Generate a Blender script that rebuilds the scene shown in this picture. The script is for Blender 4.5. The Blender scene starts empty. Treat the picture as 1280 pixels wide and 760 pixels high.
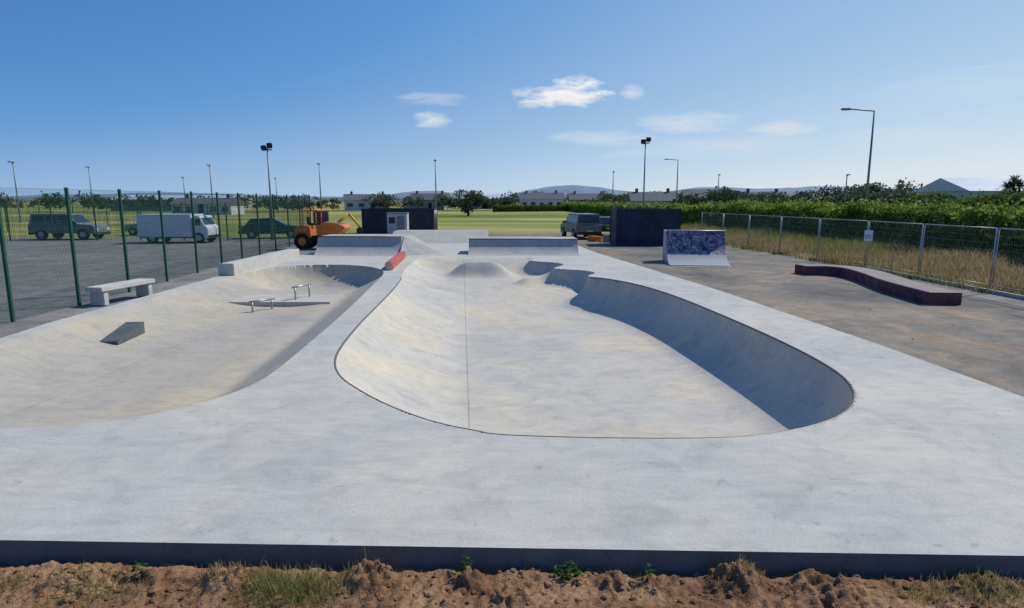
import bpy, bmesh, math, random
import numpy as np
from mathutils import Vector, noise, Matrix
from mathutils.geometry import tessellate_polygon
random.seed(7); np.random.seed(7)
R=math.radians
scene=bpy.context.scene
scene.view_settings.view_transform='Standard'
try: scene.view_settings.look='None'
except: pass
scene.view_settings.exposure=0

# ------------------------------------------------------------ materials
def new_mat(name):
    m=bpy.data.materials.new(name); m.use_nodes=True
    nt=m.node_tree; b=nt.nodes['Principled BSDF']
    return m,nt,b
def N(nt,t,**kw):
    n=nt.nodes.new(t)
    for k,v in kw.items(): setattr(n,k,v)
    return n
def simple(name,col,rough=.7,metal=0,var=.15,scale=3,bump=0,spec=.3):
    m,nt,b=new_mat(name)
    tc=N(nt,'ShaderNodeTexCoord'); no=N(nt,'ShaderNodeTexNoise'); no.inputs['Scale'].default_value=scale
    no.inputs['Detail'].default_value=3
    nt.links.new(tc.outputs['Object'],no.inputs['Vector'])
    cr=N(nt,'ShaderNodeValToRGB')
    cr.color_ramp.elements[0].position=.3; cr.color_ramp.elements[1].position=.7
    cr.color_ramp.elements[0].color=[c*(1-var) for c in col]+[1]
    cr.color_ramp.elements[1].color=[min(1,c*(1+var)) for c in col]+[1]
    nt.links.new(no.outputs['Fac'],cr.inputs['Fac']); nt.links.new(cr.outputs['Color'],b.inputs['Base Color'])
    b.inputs['Roughness'].default_value=rough; b.inputs['Metallic'].default_value=metal
    b.inputs['Specular IOR Level'].default_value=spec
    return m
def noise_node(nt,vec,scale,detail=5,rough=.55,dist=0):
    n=N(nt,'ShaderNodeTexNoise'); n.inputs['Scale'].default_value=scale; n.inputs['Detail'].default_value=detail
    n.inputs['Roughness'].default_value=rough; n.inputs['Distortion'].default_value=dist
    nt.links.new(vec,n.inputs['Vector']); return n.outputs['Fac']
def ramp(nt,fac,stops):
    c=N(nt,'ShaderNodeValToRGB'); e=c.color_ramp.elements
    while len(e)<len(stops): e.new(.5)
    for i,(p,col) in enumerate(stops):
        e[i].position=p; e[i].color=tuple(col)+(1,) if len(col)==3 else col
    nt.links.new(fac,c.inputs['Fac']); return c.outputs['Color']
def mix(nt,a,b,fac,mode='MIX'):
    n=N(nt,'ShaderNodeMix',data_type='RGBA',blend_type=mode)
    for s,v in ((n.inputs[6],a),(n.inputs[7],b),(n.inputs[0],fac)):
        if hasattr(v,'is_linked'): nt.links.new(v,s)
        elif isinstance(v,(int,float)): s.default_value=v
        else: s.default_value=tuple(v)+(1,)
    return n.outputs[2]
def math_(nt,op,a,b=None,c=None,clamp=False):
    n=N(nt,'ShaderNodeMath',operation=op); n.use_clamp=clamp
    for i,v in enumerate((a,b,c)):
        if v is None: continue
        if isinstance(v,(int,float)): n.inputs[i].default_value=v
        else: nt.links.new(v,n.inputs[i])
    return n.outputs[0]
def mapping(nt,vec,scale=(1,1,1),rot=(0,0,0)):
    n=N(nt,'ShaderNodeMapping'); n.inputs['Scale'].default_value=scale; n.inputs['Rotation'].default_value=rot
    nt.links.new(vec,n.inputs['Vector']); return n.outputs[0]

def concrete(name,base,lines=(),warm=0.0,streakdir=0.0,rough=.8,contrast=1.0):
    m,nt,b=new_mat(name)
    tc=N(nt,'ShaderNodeTexCoord').outputs['Object']
    k=contrast
    big=noise_node(nt,tc,.35,4,.6,.6)
    med=noise_node(nt,tc,1.6,5,.68,1.2)
    st=noise_node(nt,mapping(nt,tc,(.8,3.6,1),(0,0,streakdir)),1.0,4,.62,2.2)
    fine=noise_node(nt,tc,38,2,.7)
    c=ramp(nt,big,[(.3,[base[0]*(1-.13*k),base[1]*(1-.12*k),base[2]*(1-.10*k)]),(.7,[base[0]*(1+.09*k),base[1]*(1+.08*k),base[2]*(1+.04*k)])])
    c=mix(nt,c,ramp(nt,med,[(.28,(.78,.785,.80)),(.5,(1,1,1)),(.75,(1.14,1.13,1.10))]),.75*k,'MULTIPLY')
    c=mix(nt,c,ramp(nt,st,[(.3,(.85,.857,.87)),(.6,(1,1,1)),(.8,(1.1,1.09,1.07))]),.75*k,'MULTIPLY')
    c=mix(nt,c,ramp(nt,fine,[(.3,(.86,.86,.86)),(.7,(1.08,1.08,1.08))]),.8,'MULTIPLY')
    dm=ramp(nt,big,[(.45,(0,0,0)),(.65,(1,1,1))])
    c=mix(nt,c,mix(nt,c,(1.06,.97,.84),1.0,'MULTIPLY'),math_(nt,'MULTIPLY',dm,.35+warm))
    sp=noise_node(nt,tc,4.5,2,.5,2.0)
    c=mix(nt,c,ramp(nt,sp,[(.24,(.70,.70,.70)),(.34,(1,1,1))]),.7,'MULTIPLY')
    if lines:
        sx=N(nt,'ShaderNodeSeparateXYZ'); nt.links.new(tc,sx.inputs[0])
        wob=math_(nt,'MULTIPLY',math_(nt,'SUBTRACT',med,.5),.02)
        for (ax,off,slope,w) in lines:
            a,o=(sx.outputs[0],sx.outputs[1]) if ax=='x' else (sx.outputs[1],sx.outputs[0])
            d=math_(nt,'ABSOLUTE',math_(nt,'ADD',math_(nt,'SUBTRACT',math_(nt,'SUBTRACT',a,off),math_(nt,'MULTIPLY',o,slope)),wob))
            mk=math_(nt,'LESS_THAN',d,w)
            c=mix(nt,c,mix(nt,c,(.72,.62,.55),1.0,'MULTIPLY'),mk)
    nt.links.new(c,b.inputs['Base Color'])
    b.inputs['Roughness'].default_value=rough; b.inputs['Specular IOR Level'].default_value=.2
    bp=N(nt,'ShaderNodeBump'); bp.inputs['Strength'].default_value=.3; bp.inputs['Distance'].default_value=.006
    nt.links.new(fine,bp.inputs['Height']); nt.links.new(bp.outputs['Normal'],b.inputs['Normal'])
    return m

M_deck=concrete('deck_concrete',(.49,.475,.435),lines=[('y',24.2,0,.01)],streakdir=.35)
M_bowl=concrete('bowl_concrete',(.51,.482,.425),lines=[('x',.08,-.08,.010),('y',15.5,.0,.009)],warm=.4,streakdir=1.3)
M_basin=concrete('basin_concrete',(.43,.395,.335),lines=[('y',12.6,.0,.006),('x',-7.3,0,.006)],warm=.55,streakdir=.7)
M_obs=concrete('obstacle_concrete',(.40,.39,.365))
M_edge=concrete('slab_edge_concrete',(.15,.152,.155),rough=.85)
M_steel=simple('galvanised_steel',(.35,.36,.37),.45,.7,.15,8)
M_coping=simple('coping_steel',(.16,.145,.13),.5,.5,.2,6)
M_green=simple('fence_green_paint',(.012,.07,.045),.45,0,.15,5)
M_wire=simple('fence_wire_green',(.02,.07,.05),.5)
M_grey=simple('pole_grey',(.22,.23,.24),.5,.3)
M_dark=simple('dark_metal',(.02,.02,.022),.5)
M_glass=simple('window_glass',(.03,.04,.05),.12,0,.1,2,spec=.6)
M_white=simple('white_paint',(.72,.73,.74),.45,0,.06,3)
M_tyre=simple('tyre_rubber',(.02,.02,.02),.85)
M_orange=simple('orange_paint',(.62,.17,.03),.5,0,.2,6)
M_red=simple('red_paint',(.45,.11,.08),.6,0,.3,6)
M_navy=simple('container_navy',(.022,.03,.055),.55,0,.35,1.5)
M_black=simple('container_charcoal',(.03,.034,.045),.55,0,.3,1.5)
M_lightred=simple('lamp_lens',(.5,.05,.03),.2)

def tarmac(name,c1,c2,c3,patch=.25,dirt=None):
    m,nt,b=new_mat(name); tc=N(nt,'ShaderNodeTexCoord').outputs['Object']
    big=noise_node(nt,tc,patch,5,.62,.8); med=noise_node(nt,tc,1.3,5,.7,.8); fine=noise_node(nt,tc,30,2,.8)
    c=ramp(nt,big,[(.36,c1),(.5,c2),(.62,c3)])
    if dirt:
        dn=noise_node(nt,mapping(nt,tc,(1,.45,1),(0,0,.2)),.38,5,.7,1.0)
        c=mix(nt,c,dirt,ramp(nt,dn,[(.54,(0,0,0)),(.66,(.8,.8,.8))]))
    c=mix(nt,c,ramp(nt,med,[(.3,(.62,.62,.63)),(.7,(1.3,1.27,1.22))]),.85,'MULTIPLY')
    c=mix(nt,c,ramp(nt,fine,[(.3,(.7,.7,.7)),(.7,(1.25,1.25,1.25))]),.8,'MULTIPLY')
    nt.links.new(c,b.inputs['Base Color']); b.inputs['Roughness'].default_value=.9; b.inputs['Specular IOR Level'].default_value=.15
    bp=N(nt,'ShaderNodeBump'); bp.inputs['Strength'].default_value=.5; bp.inputs['Distance'].default_value=.01
    nt.links.new(fine,bp.inputs['Height']); nt.links.new(bp.outputs['Normal'],b.inputs['Normal'])
    return m
M_tarR=tarmac('old_tarmac_sandy',(.135,.128,.118),(.20,.182,.155),(.26,.215,.165),.2,(.34,.215,.12))
M_tarL=tarmac('yard_tarmac',(.15,.15,.145),(.18,.178,.17),(.21,.205,.19),.15)
M_path=tarmac('path_grey',(.17,.17,.16),(.21,.205,.19),(.25,.24,.22),.3)

def grassmat(name,a,b_,c_,sc=.06):
    m,nt,b=new_mat(name); tc=N(nt,'ShaderNodeTexCoord').outputs['Object']
    big=noise_node(nt,mapping(nt,tc,(.3,1,1)),sc,5,.6,.5); f=noise_node(nt,tc,5,3,.75)
    c=ramp(nt,big,[(.36,a),(.5,b_),(.6,c_)])
    c=mix(nt,c,ramp(nt,f,[(.3,(.6,.6,.6)),(.7,(1.35,1.3,1.2))]),.8,'MULTIPLY')
    nt.links.new(c,b.inputs['Base Color']); b.inputs['Roughness'].default_value=.95; b.inputs['Specular IOR Level'].default_value=.05
    return m
M_field=grassmat('field_grass',(.13,.18,.04),(.21,.24,.07),(.38,.33,.14),.05)
M_dryground=grassmat('rough_dry_ground',(.17,.14,.06),(.24,.18,.09),(.28,.20,.11),.4)

def leafmat(name,cols,tr=.35):
    m,nt,b=new_mat(name)
    g=N(nt,'ShaderNodeNewGeometry')
    tc=N(nt,'ShaderNodeTexCoord').outputs['Object']
    n=noise_node(nt,tc,.5,2,.6)
    f=math_(nt,'ADD',math_(nt,'MULTIPLY',g.outputs['Random Per Island'],.55),math_(nt,'MULTIPLY',n,.5))
    k=len(cols); c=ramp(nt,f,[(.15+.7*i/(k-1),cols[i]) for i in range(k)])
    d=N(nt,'ShaderNodeBsdfDiffuse'); nt.links.new(c,d.inputs['Color'])
    t=N(nt,'ShaderNodeBsdfTranslucent'); nt.links.new(c,t.inputs['Color'])
    mx=N(nt,'ShaderNodeMixShader'); mx.inputs[0].default_value=tr
    nt.links.new(d.outputs[0],mx.inputs[1]); nt.links.new(t.outputs[0],mx.inputs[2])
    nt.links.new(mx.outputs[0],nt.nodes['Material Output'].inputs['Surface'])
    return m
M_hedge=leafmat('hedge_leaves',[(.10,.16,.03),(.18,.27,.05),(.30,.38,.09)],.5)
M_hedge2=leafmat('hedge_leaves_dark',[(.05,.085,.02),(.09,.13,.03),(.17,.21,.06)],.45)
M_tree=leafmat('tree_leaves',[(.045,.065,.045),(.075,.10,.06),(.12,.14,.08)],.4)
M_dry=leafmat('dry_grass_blades',[(.22,.16,.07),(.36,.26,.12),(.48,.37,.20)],.4)
M_ggreen=leafmat('green_grass_blades',[(.14,.17,.04),(.25,.25,.07),(.40,.33,.13)],.4)
M_mixg=leafmat('mixed_grass_blades',[(.14,.17,.04),(.25,.25,.09),(.44,.36,.16)],.4)
M_bark=simple('bark',(.08,.06,.045),.9)
M_core=simple('hedge_core',(.05,.07,.02),.95,0,.3)

# ------------------------------------------------------------ mesh helpers
def mesh_obj(name,verts,faces,mats,parent=None,smooth=False,loc=None,rotz=0,sharp=None,fm=None):
    me=bpy.data.meshes.new(name); me.from_pydata([tuple(v) for v in verts],[],[tuple(f) for f in faces])
    if not isinstance(mats,(list,tuple)): mats=[mats]
    for m in mats: me.materials.append(m)
    if fm is not None: me.polygons.foreach_set('material_index',fm)
    if smooth: me.polygons.foreach_set('use_smooth',[True]*len(me.polygons))
    me.update()
    if sharp: 
        try: me.set_sharp_from_angle(angle=R(sharp))
        except Exception as e: print(e)
    o=bpy.data.objects.new(name,me); scene.collection.objects.link(o)
    if parent: o.parent=parent
    if loc: o.location=loc
    o.rotation_euler[2]=rotz
    return o
def empty(name,loc,rotz=0):
    o=bpy.data.objects.new(name,None); scene.collection.objects.link(o); o.location=loc; o.rotation_euler[2]=rotz
    o.empty_display_size=.3; return o
def box(name,c,s,mat,parent=None,bev=0,rot=(0,0,0)):
    bm=bmesh.new(); bmesh.ops.create_cube(bm,size=1)
    bmesh.ops.scale(bm,vec=s,verts=bm.verts)
    if bev: bmesh.ops.bevel(bm,geom=bm.edges[:],offset=bev,segments=2,affect='EDGES')
    me=bpy.data.meshes.new(name); bm.to_mesh(me); bm.free(); me.materials.append(mat)
    o=bpy.data.objects.new(name,me); scene.collection.objects.link(o); o.location=c; o.rotation_euler=rot
    if parent: o.parent=parent
    return o
def tube(name,a,b,r,mat,parent=None,r2=None,seg=10):
    a=Vector(a); b=Vector(b); d=b-a; L=d.length
    bm=bmesh.new(); bmesh.ops.create_cone(bm,cap_ends=True,segments=seg,radius1=r,radius2=r if r2 is None else r2,depth=L)
    me=bpy.data.meshes.new(name); bm.to_mesh(me); bm.free(); me.materials.append(mat)
    for p in me.polygons: p.use_smooth=len(p.vertices)==4
    o=bpy.data.objects.new(name,me); scene.collection.objects.link(o)
    o.location=(a+b)/2; o.rotation_mode='QUATERNION'; o.rotation_quaternion=d.to_track_quat('Z','Y')
    if parent: o.parent=parent
    return o
def extrude_profile(name,prof,x0,x1,mat,parent=None,loc=None,rotz=0,smooth=False,mats=None,axis='x',bev=0):
    n=len(prof); V=[]
    for x in (x0,x1):
        for (y,z) in prof: V.append((x,y,z) if axis=='x' else (y,x,z))
    F=[(i,(i+1)%n,n+(i+1)%n,n+i) for i in range(n)]
    F.append(tuple(range(n))[::-1]); F.append(tuple(range(n,2*n)))
    o=mesh_obj(name,V,F,mat,parent,loc=loc,rotz=rotz)
    bm=bmesh.new(); bm.from_mesh(o.data); bmesh.ops.recalc_face_normals(bm,faces=bm.faces)
    if bev: bmesh.ops.bevel(bm,geom=[e for e in bm.edges if e.calc_face_angle(0)>.6],offset=bev,segments=2,affect='EDGES')
    bm.to_mesh(o.data); bm.free()
    if smooth:
        o.data.polygons.foreach_set('use_smooth',[True]*len(o.data.polygons)); o.data.set_sharp_from_angle(angle=R(28))
    return o
def curve_tube(name,pts,r,mat,parent=None,closed=False):
    cu=bpy.data.curves.new(name,'CURVE'); cu.dimensions='3D'; cu.bevel_depth=r; cu.bevel_resolution=2
    sp=cu.splines.new('POLY'); sp.points.add(len(pts)-1)
    for p,q in zip(sp.points,pts): p.co=(q[0],q[1],q[2],1)
    sp.use_cyclic_u=closed; cu.materials.append(mat)
    o=bpy.data.objects.new(name,cu); scene.collection.objects.link(o)
    if parent: o.parent=parent
    return o
def sheet(name,poly,z,mat):
    return mesh_obj(name,[(x,y,z) for x,y in poly],[tuple(range(len(poly)))],mat)
def catmull(P,n=8,closed=True):
    P=np.array(P,float); out=[]
    L=len(P)
    rng=range(L) if closed else range(L-1)
    for i in rng:
        p0,p1,p2,p3=(P[(i-1)%L],P[i],P[(i+1)%L],P[(i+2)%L]) if closed else (P[max(i-1,0)],P[i],P[i+1],P[min(i+2,L-1)])
        for k in range(n):
            t=k/n
            out.append(.5*((2*p1)+(-p0+p2)*t+(2*p0-5*p1+4*p2-p3)*t*t+(-p0+3*p1-3*p2+p3)*t**3))
    return np.array(out)
def sdf(X,Y,poly):
    best=np.full(X.shape,1e9); bx=np.zeros_like(X); by=np.zeros_like(X); ins=np.zeros(X.shape,bool)
    n=len(poly)
    for i in range(n):
        ax,ay=poly[i]; cx,cy=poly[(i+1)%n]; dx,dy=cx-ax,cy-ay
        t=np.clip(((X-ax)*dx+(Y-ay)*dy)/(dx*dx+dy*dy+1e-12),0,1)
        px=ax+t*dx; py=ay+t*dy; d=(X-px)**2+(Y-py)**2
        m=d<best; best=np.where(m,d,best); bx=np.where(m,px,bx); by=np.where(m,py,by)
        cond=((ay>Y)!=(cy>Y))
        xi=ax+(Y-ay)/(cy-ay+1e-15)*(cx-ax)
        ins^=(cond&(X<xi))
    return np.where(ins,-1,1)*np.sqrt(best),bx,by
def ss(a,b,x):
    t=np.clip((x-a)/(b-a),0,1); return t*t*(3-2*t)

# ------------------------------------------------------------ skatepark terrain
bowl=catmull([(0,6.66),(1.42,6.57),(2.6,6.63),(3.48,6.95),(4.15,7.45),(4.62,8.1),(4.92,8.9),(5.04,9.8),(5.05,11),(4.97,12.5),(4.8,14.4),(4.55,16.6),
 (4.15,18.6),(3.65,20.0),(3.1,20.9),(2.65,21.35),(2.75,21.9),(3.0,22.5),(2.75,23.15),(2.1,23.6),(1.65,23.95),(1.85,24.7),(2.1,25.5),(1.8,26.2),(1.1,26.7),(.75,27.2),(.95,28.1),(.3,28.9),(-1.0,29.0),(-2.6,28.9),(-4.1,28.2),
 (-4.15,25),(-3.95,22.5),(-3.68,20.4),(-3.5,18),(-3.36,15.2),(-3.25,13),(-3.1,11.15),(-2.92,10),(-2.6,9.1),(-2.12,8.35),(-1.54,7.65),(-.96,7.12),(-.45,6.82)],6)
basin=catmull([(-9.0,7.6),(-8.2,6.98),(-7,6.88),(-5.9,6.88),(-5.1,6.98),(-4.5,7.3),(-3.98,7.9),(-3.7,8.65),(-3.66,9.5),(-3.72,10.8),(-3.87,13.5),(-4.1,16.6),(-4.4,20.2),(-4.6,22.2),(-5.0,23.6),(-5.8,24.7),(-6.9,25.3),
 (-8.1,25.3),(-9.0,24.7),(-9.5,23.4),(-9.65,21),(-9.65,17),(-9.5,13),(-9.3,10)],6)
def xL(y): return np.interp(y,[4,11.5,13.2,17,23,30,44],[-9.7,-9.75,-9.95,-10.05,-10.2,-10.1,-9.6])
def xR(y): return np.interp(y,[4,8,11.15,18,24.7,31.5,39,44],[6.95,6.85,6.7,6.05,5.15,4.2,3.6,3.4])
ys=[4.36]; 
while ys[-1]<43: ys.append(ys[-1]+ (.055 if ys[-1]<13 else .055+(ys[-1]-13)*.0035))
ys=np.array(ys); NX=290
T,YY=np.meshgrid(np.linspace(0,1,NX),ys); XX=xL(YY)+(xR(YY)-xL(YY))*T
YY=YY-0.028*XX*np.clip((5.9-YY)/1.5,0,1)
cell=.058
sb,bx,by=sdf(XX,YY,bowl); sa,ax_,ay_=sdf(XX,YY,basin)
m=np.abs(sb)<cell*.52; XX=np.where(m,bx,XX); YY=np.where(m,by,YY); sb=np.where(m,0,sb)
m=np.abs(sa)<cell*.52; XX=np.where(m,ax_,XX); YY=np.where(m,ay_,YY); sa=np.where(m,0,sa)
def prof(d,ext,th):
    t=np.clip(1-d/ext,0,1)
    return 1-(1-np.sqrt(1-(t*np.sin(th))**2))/(1-np.cos(th))
def bowldepth(x,y):
    y0=16.5+np.clip((x+3)/6,0,1)*3.9
    D=1.06-.44*ss(y0,y0+4.0,y)
    return D*(1-ss(26.2,28.8,y))
left=1-ss(-2.0,1.2,XX)
far=ss(20.8,22.2,YY)
ext=(1.25+left*1.45)*(1-far*(.45-.1*left)); th=R(78)-left*R(30)
Z=np.where(sb<0,-bowldepth(XX,YY)*prof(-sb,ext,th),0.)
lf=ss(4.7,6.0,-XX)*(1-ss(20.5,22.5,YY)); farB=ss(21.2,23.2,YY)
D2=.52+.30*farB
bank=np.clip(np.where(-sa<.85,-sa,.85+.15*(1-(1-np.clip((-sa-.85)/.3,0,1))**2)),0,1)
soft=prof(-sa,2.5,R(26)); steep=prof(-sa,np.full_like(sa,1.05),R(78))
pz=bank*(1-lf)+soft*lf; pz=pz*(1-farB)+steep*farB
Z=np.where(sa<0,-D2*pz,Z)
def g(x0,y0,sx,sy,h,a=0): 
    dx=(XX-x0)*math.cos(a)+(YY-y0)*math.sin(a); dy=-(XX-x0)*math.sin(a)+(YY-y0)*math.cos(a)
    return h*np.exp(-(dx/sx)**4*.8-(dy/sy)**2)
Z+=g(-1.35,26.3,1.15,.40,.66)+g(-2.9,22.9,.9,.5,.12)+g(1.0,24.2,.8,.40,.30,.5)*(sb<0)
ny=len(ys)
V=np.stack([XX,YY,Z],-1).reshape(-1,3)
idx=np.arange(ny*NX).reshape(ny,NX)
F=np.stack([idx[:-1,:-1],idx[:-1,1:],idx[1:,1:],idx[1:,:-1]],-1).reshape(-1,4)
sbf=sb.reshape(-1)[F].mean(1)<0; saf=sa.reshape(-1)[F].mean(1)<0
def sub(mask,name,mat,extraV=None,extraF=None):
    f=F[mask]; u,inv=np.unique(f,return_inverse=True); f2=inv.reshape(-1,4)
    vv=V[u].tolist(); ff=f2.tolist(); fmi=[0]*len(ff); mats=[mat]
    if extraV:
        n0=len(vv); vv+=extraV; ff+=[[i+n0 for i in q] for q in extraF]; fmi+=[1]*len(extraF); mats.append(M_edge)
    return mesh_obj(name,vv,ff,mats,smooth=True,sharp=22,fm=fmi)
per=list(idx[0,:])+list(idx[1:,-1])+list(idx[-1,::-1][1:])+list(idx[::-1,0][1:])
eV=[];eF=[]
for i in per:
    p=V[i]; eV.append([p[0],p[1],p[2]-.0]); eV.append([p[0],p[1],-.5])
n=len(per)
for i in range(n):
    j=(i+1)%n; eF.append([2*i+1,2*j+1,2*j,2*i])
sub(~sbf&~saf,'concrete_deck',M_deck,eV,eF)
sub(sbf,'skate_bowl',M_bowl); sub(saf&~sbf,'skate_basin',M_basin)
i0=max(range(len(bowl)),key=lambda i:(bowl[i][1] if bowl[i][0]<0 and bowl[i][1]<21.5 else -1))
order=[bowl[(i0+k)%len(bowl)] for k in range(len(bowl))]
order=[p for p in order if p[1]<21.3]
curve_tube('bowl_coping',[(p[0],p[1],-.014) for p in order],.020,M_coping)

def qprof(L,h,deck):
    r=(L*L+h*h)/(2*h); P=[]
    for i in range(15):
        y=L*i/14; P.append((y,r-math.sqrt(max(r*r-y*y,0))))
    return P+[(L+deck,h),(L+deck,-.3),(0,-.3)]
def quarter(name,x0,x1,y,h,L,deck,rot=0,z=.002,taper=0):
    e=empty(name,((x0+x1)/2,y,z),rot); w=(x1-x0)/2
    extrude_profile('ramp_body',qprof(L,h,deck),-w,w,M_obs,e,smooth=True)
    tube('coping',(-w,L,h),(w,L,h),.03,M_coping,e)
    return e
quarter('quarter_pipe_ramp',-9.4,-5.35,29.3,.85,1.05,2.3)
quarter('quarter_pipe_ramp',-2.1,3.2,29.6,.72,.95,2.0)
extrude_profile('bank_ramp',[(0,0),(2.4,.62),(4.2,.62),(4.3,-.1),(0,-.1)],-7.6,-1.6,M_obs,loc=(0,38.0,.002))
mesh_obj('hip_wedge',[(-5.3,29.3,.003),(-3.4,30.8,.003),(-5.3,32.7,.003),(-5.3,30.8,.84),(-5.3,32.7,.84)],[(0,1,3),(1,2,4,3),(0,3,4,2),(0,2,1)],M_obs)

box('manual_pad',(-6.9,19.0,-.46),(3.0,1.5,.16),M_bowl,bev=.015)
def rail(name,a,b,h):
    e=empty(name,a); d=Vector(b)-Vector(a)
    tube('bar',(0,0,h),(d.x,d.y,h+d.z),.03,M_steel,e)
    for k in (.12,.88): tube('leg',(d.x*k,d.y*k,-.05),(d.x*k,d.y*k,h),.025,M_steel,e)
rail('grind_rail',(-7.35,17.2,-.5),(-6.9,17.9,-.5),.28)
rail('grind_rail',(-6.6,18.6,-.38),(-6.3,19.4,-.38),.38)
extrude_profile('kicker_ramp',[(0,-.25),(0,.01),(1.15,.20),(1.19,.20),(1.19,-.25)],-.19,.19,simple('block_dark_steel',(.09,.10,.11),.75,0,.25,5),loc=(-8.42,12.7,-.32),rotz=.10,bev=.006)
extrude_profile('concrete_ledge',[(-.28,-.3),(-.28,.36),(-.2,.42),(.28,.42),(.28,-.3)],21.6,28.4,simple('pale_ledge',(.48,.46,.42),.7,0,.1,3),loc=(-9.95,0,0.0),axis='y',bev=.02)
e=empty('red_grind_ledge',(-4.62,23.3,0),0.07)
box('body',(0,2.6,.15),(.28,5.2,.30),M_red,e,bev=.04)
box('end_cap',(0,-.02,.15),(.24,.05,.26),simple('weathered_white',(.5,.38,.34),.6),e,bev=.01)
e=empty('concrete_bench',(-10.72,17.0,-.11),-.16)
M_bench=concrete('bench_concrete',(.54,.52,.49))
box('seat',(0,0,.41),(.5,1.95,.12),M_bench,e,bev=.015)
for s in (-.8,.8): box('leg',(0,s,.165),(.42,.16,.37),M_bench,e,bev=.01)

# ------------------------------------------------------------ ground sheets
outer=[(-3500,-600),(3500,-600),(3500,4000),(-3500,4000)]
hole=[(-9.5,4.9),(-9.5,32),(3.2,32),(5.2,22),(6.2,12),(6.4,4.7),(5.1,4.7),(5.1,3.2),(-5.1,3.2),(-5.1,4.9)]
tri=tessellate_polygon([[Vector((x,y,0)) for x,y in outer],[Vector((x,y,0)) for x,y in hole]])
mesh_obj('ground',[(x,y,-.2) for x,y in outer+hole],tri,M_field)
sheet('yard_tarmac',[(-70,2),(-9.9,2),(-9.9,44),(-12.6,47.5),(-70,47.5)],-.155,M_tarL)
sheet('path_strip',[(-11.15,2),(-9.62,2),(-9.62,11),(-9.95,17),(-10.1,23),(-9.5,44),(-12.6,44),(-11.6,20)],-.15,M_path)
sheet('old_tarmac',[(6.2,-4),(14.1,-4),(14.1,25),(13.2,33),(12.4,48),(8,52),(-14,52),(-14,42),(3,42)],-.147,M_tarR)
sheet('footpath',[(13.3,-4),(14.2,-4),(14.2,25),(13.6,33),(12.9,48),(12.2,48),(12.8,33),(13.3,25)],-.142,M_path)
sheet('rough_grass_verge',[(14.2,-4),(24,-4),(21.5,60),(12.9,60),(13.6,33),(14.2,25)],-.17,M_dryground)
extrude_profile('kerb',[(-.06,-.2),(-.06,-.03),(.06,-.03),(.06,-.2)],-4,25,simple('kerb_concrete',(.36,.35,.33),.8,0,.12,2),loc=(14.26,0,0),axis='y')
# ------------------------------------------------------------ soil in front
nx,nyy=760,90
xs=np.linspace(-5.2,5.2,nx); yy=np.linspace(3.1,4.62,nyy); SV=[]
clods=[(-1.05,4.13,.16,.085),(1.62,4.14,.19,.09),(2.25,4.05,.24,.07),(-2.1,4.16,.15,.06),(.0,4.0,.2,.03),(-3.1,4.1,.25,.04),(3.4,4.12,.2,.05),(.75,4.14,.12,.05),(-2.6,4.2,.12,.05),(-.3,4.16,.1,.04)]
for y in yy:
    for x in xs:
        n1=noise.noise(Vector((x*1.1,y*1.6,0))); n2=noise.noise(Vector((x*5,y*6,3))); n3=noise.noise(Vector((x*17,y*19,8))); n4=noise.noise(Vector((x*45,y*45,2)))
        z=-.145+.03*n1+.030*n2+.024*n3+.010*n4
        tr=max(0,noise.noise(Vector((x*.55+9,0,1)))+.35)
        z+=.030*tr*(abs(math.sin(x*math.pi/.11+1.6*math.sin(y*7)))-.4)*(1 if y<4.2 else .3)
        for cx,cy,r,h in clods:
            d=((x-cx)**2+((y-cy)*1.3)**2)/(r*r)
            if d<4: z+=h*math.exp(-d*d*1.0)*(1+.9*n2+1.0*n3)
        edge=4.36-.028*x
        z-=.04*max(0,min(1,(y-(edge-.10))/.08))
        SV.append((x,y,z))
SF=[(j*nx+i,j*nx+i+1,(j+1)*nx+i+1,(j+1)*nx+i) for j in range(nyy-1) for i in range(nx-1)]
m,nt,b=new_mat('soil'); tc=N(nt,'ShaderNodeTexCoord').outputs['Object']
a=noise_node(nt,tc,2.5,5,.65,.4); f=noise_node(nt,tc,38,3,.75)
c=ramp(nt,a,[(.3,(.12,.066,.038)),(.5,(.24,.14,.08)),(.72,(.37,.235,.145))])
c=mix(nt,c,ramp(nt,f,[(.3,(.55,.55,.55)),(.7,(1.35,1.3,1.25))]),.85,'MULTIPLY')
nt.links.new(c,b.inputs['Base Color']); b.inputs['Roughness'].default_value=.95; b.inputs['Specular IOR Level'].default_value=.1
bp=N(nt,'ShaderNodeBump'); bp.inputs['Strength'].default_value=.9; bp.inputs['Distance'].default_value=.02
nt.links.new(f,bp.inputs['Height']); nt.links.new(bp.outputs['Normal'],b.inputs['Normal'])
M_soil=m
mesh_obj('soil_bank',SV,SF,M_soil,smooth=True)
def soilz(x,y):
    i=int((x+5.2)/10.4*(nx-1)); j=int((y-3.1)/1.52*(nyy-1)); i=max(0,min(nx-1,i)); j=max(0,min(nyy-1,j)); return SV[j*nx+i][2]

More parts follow.
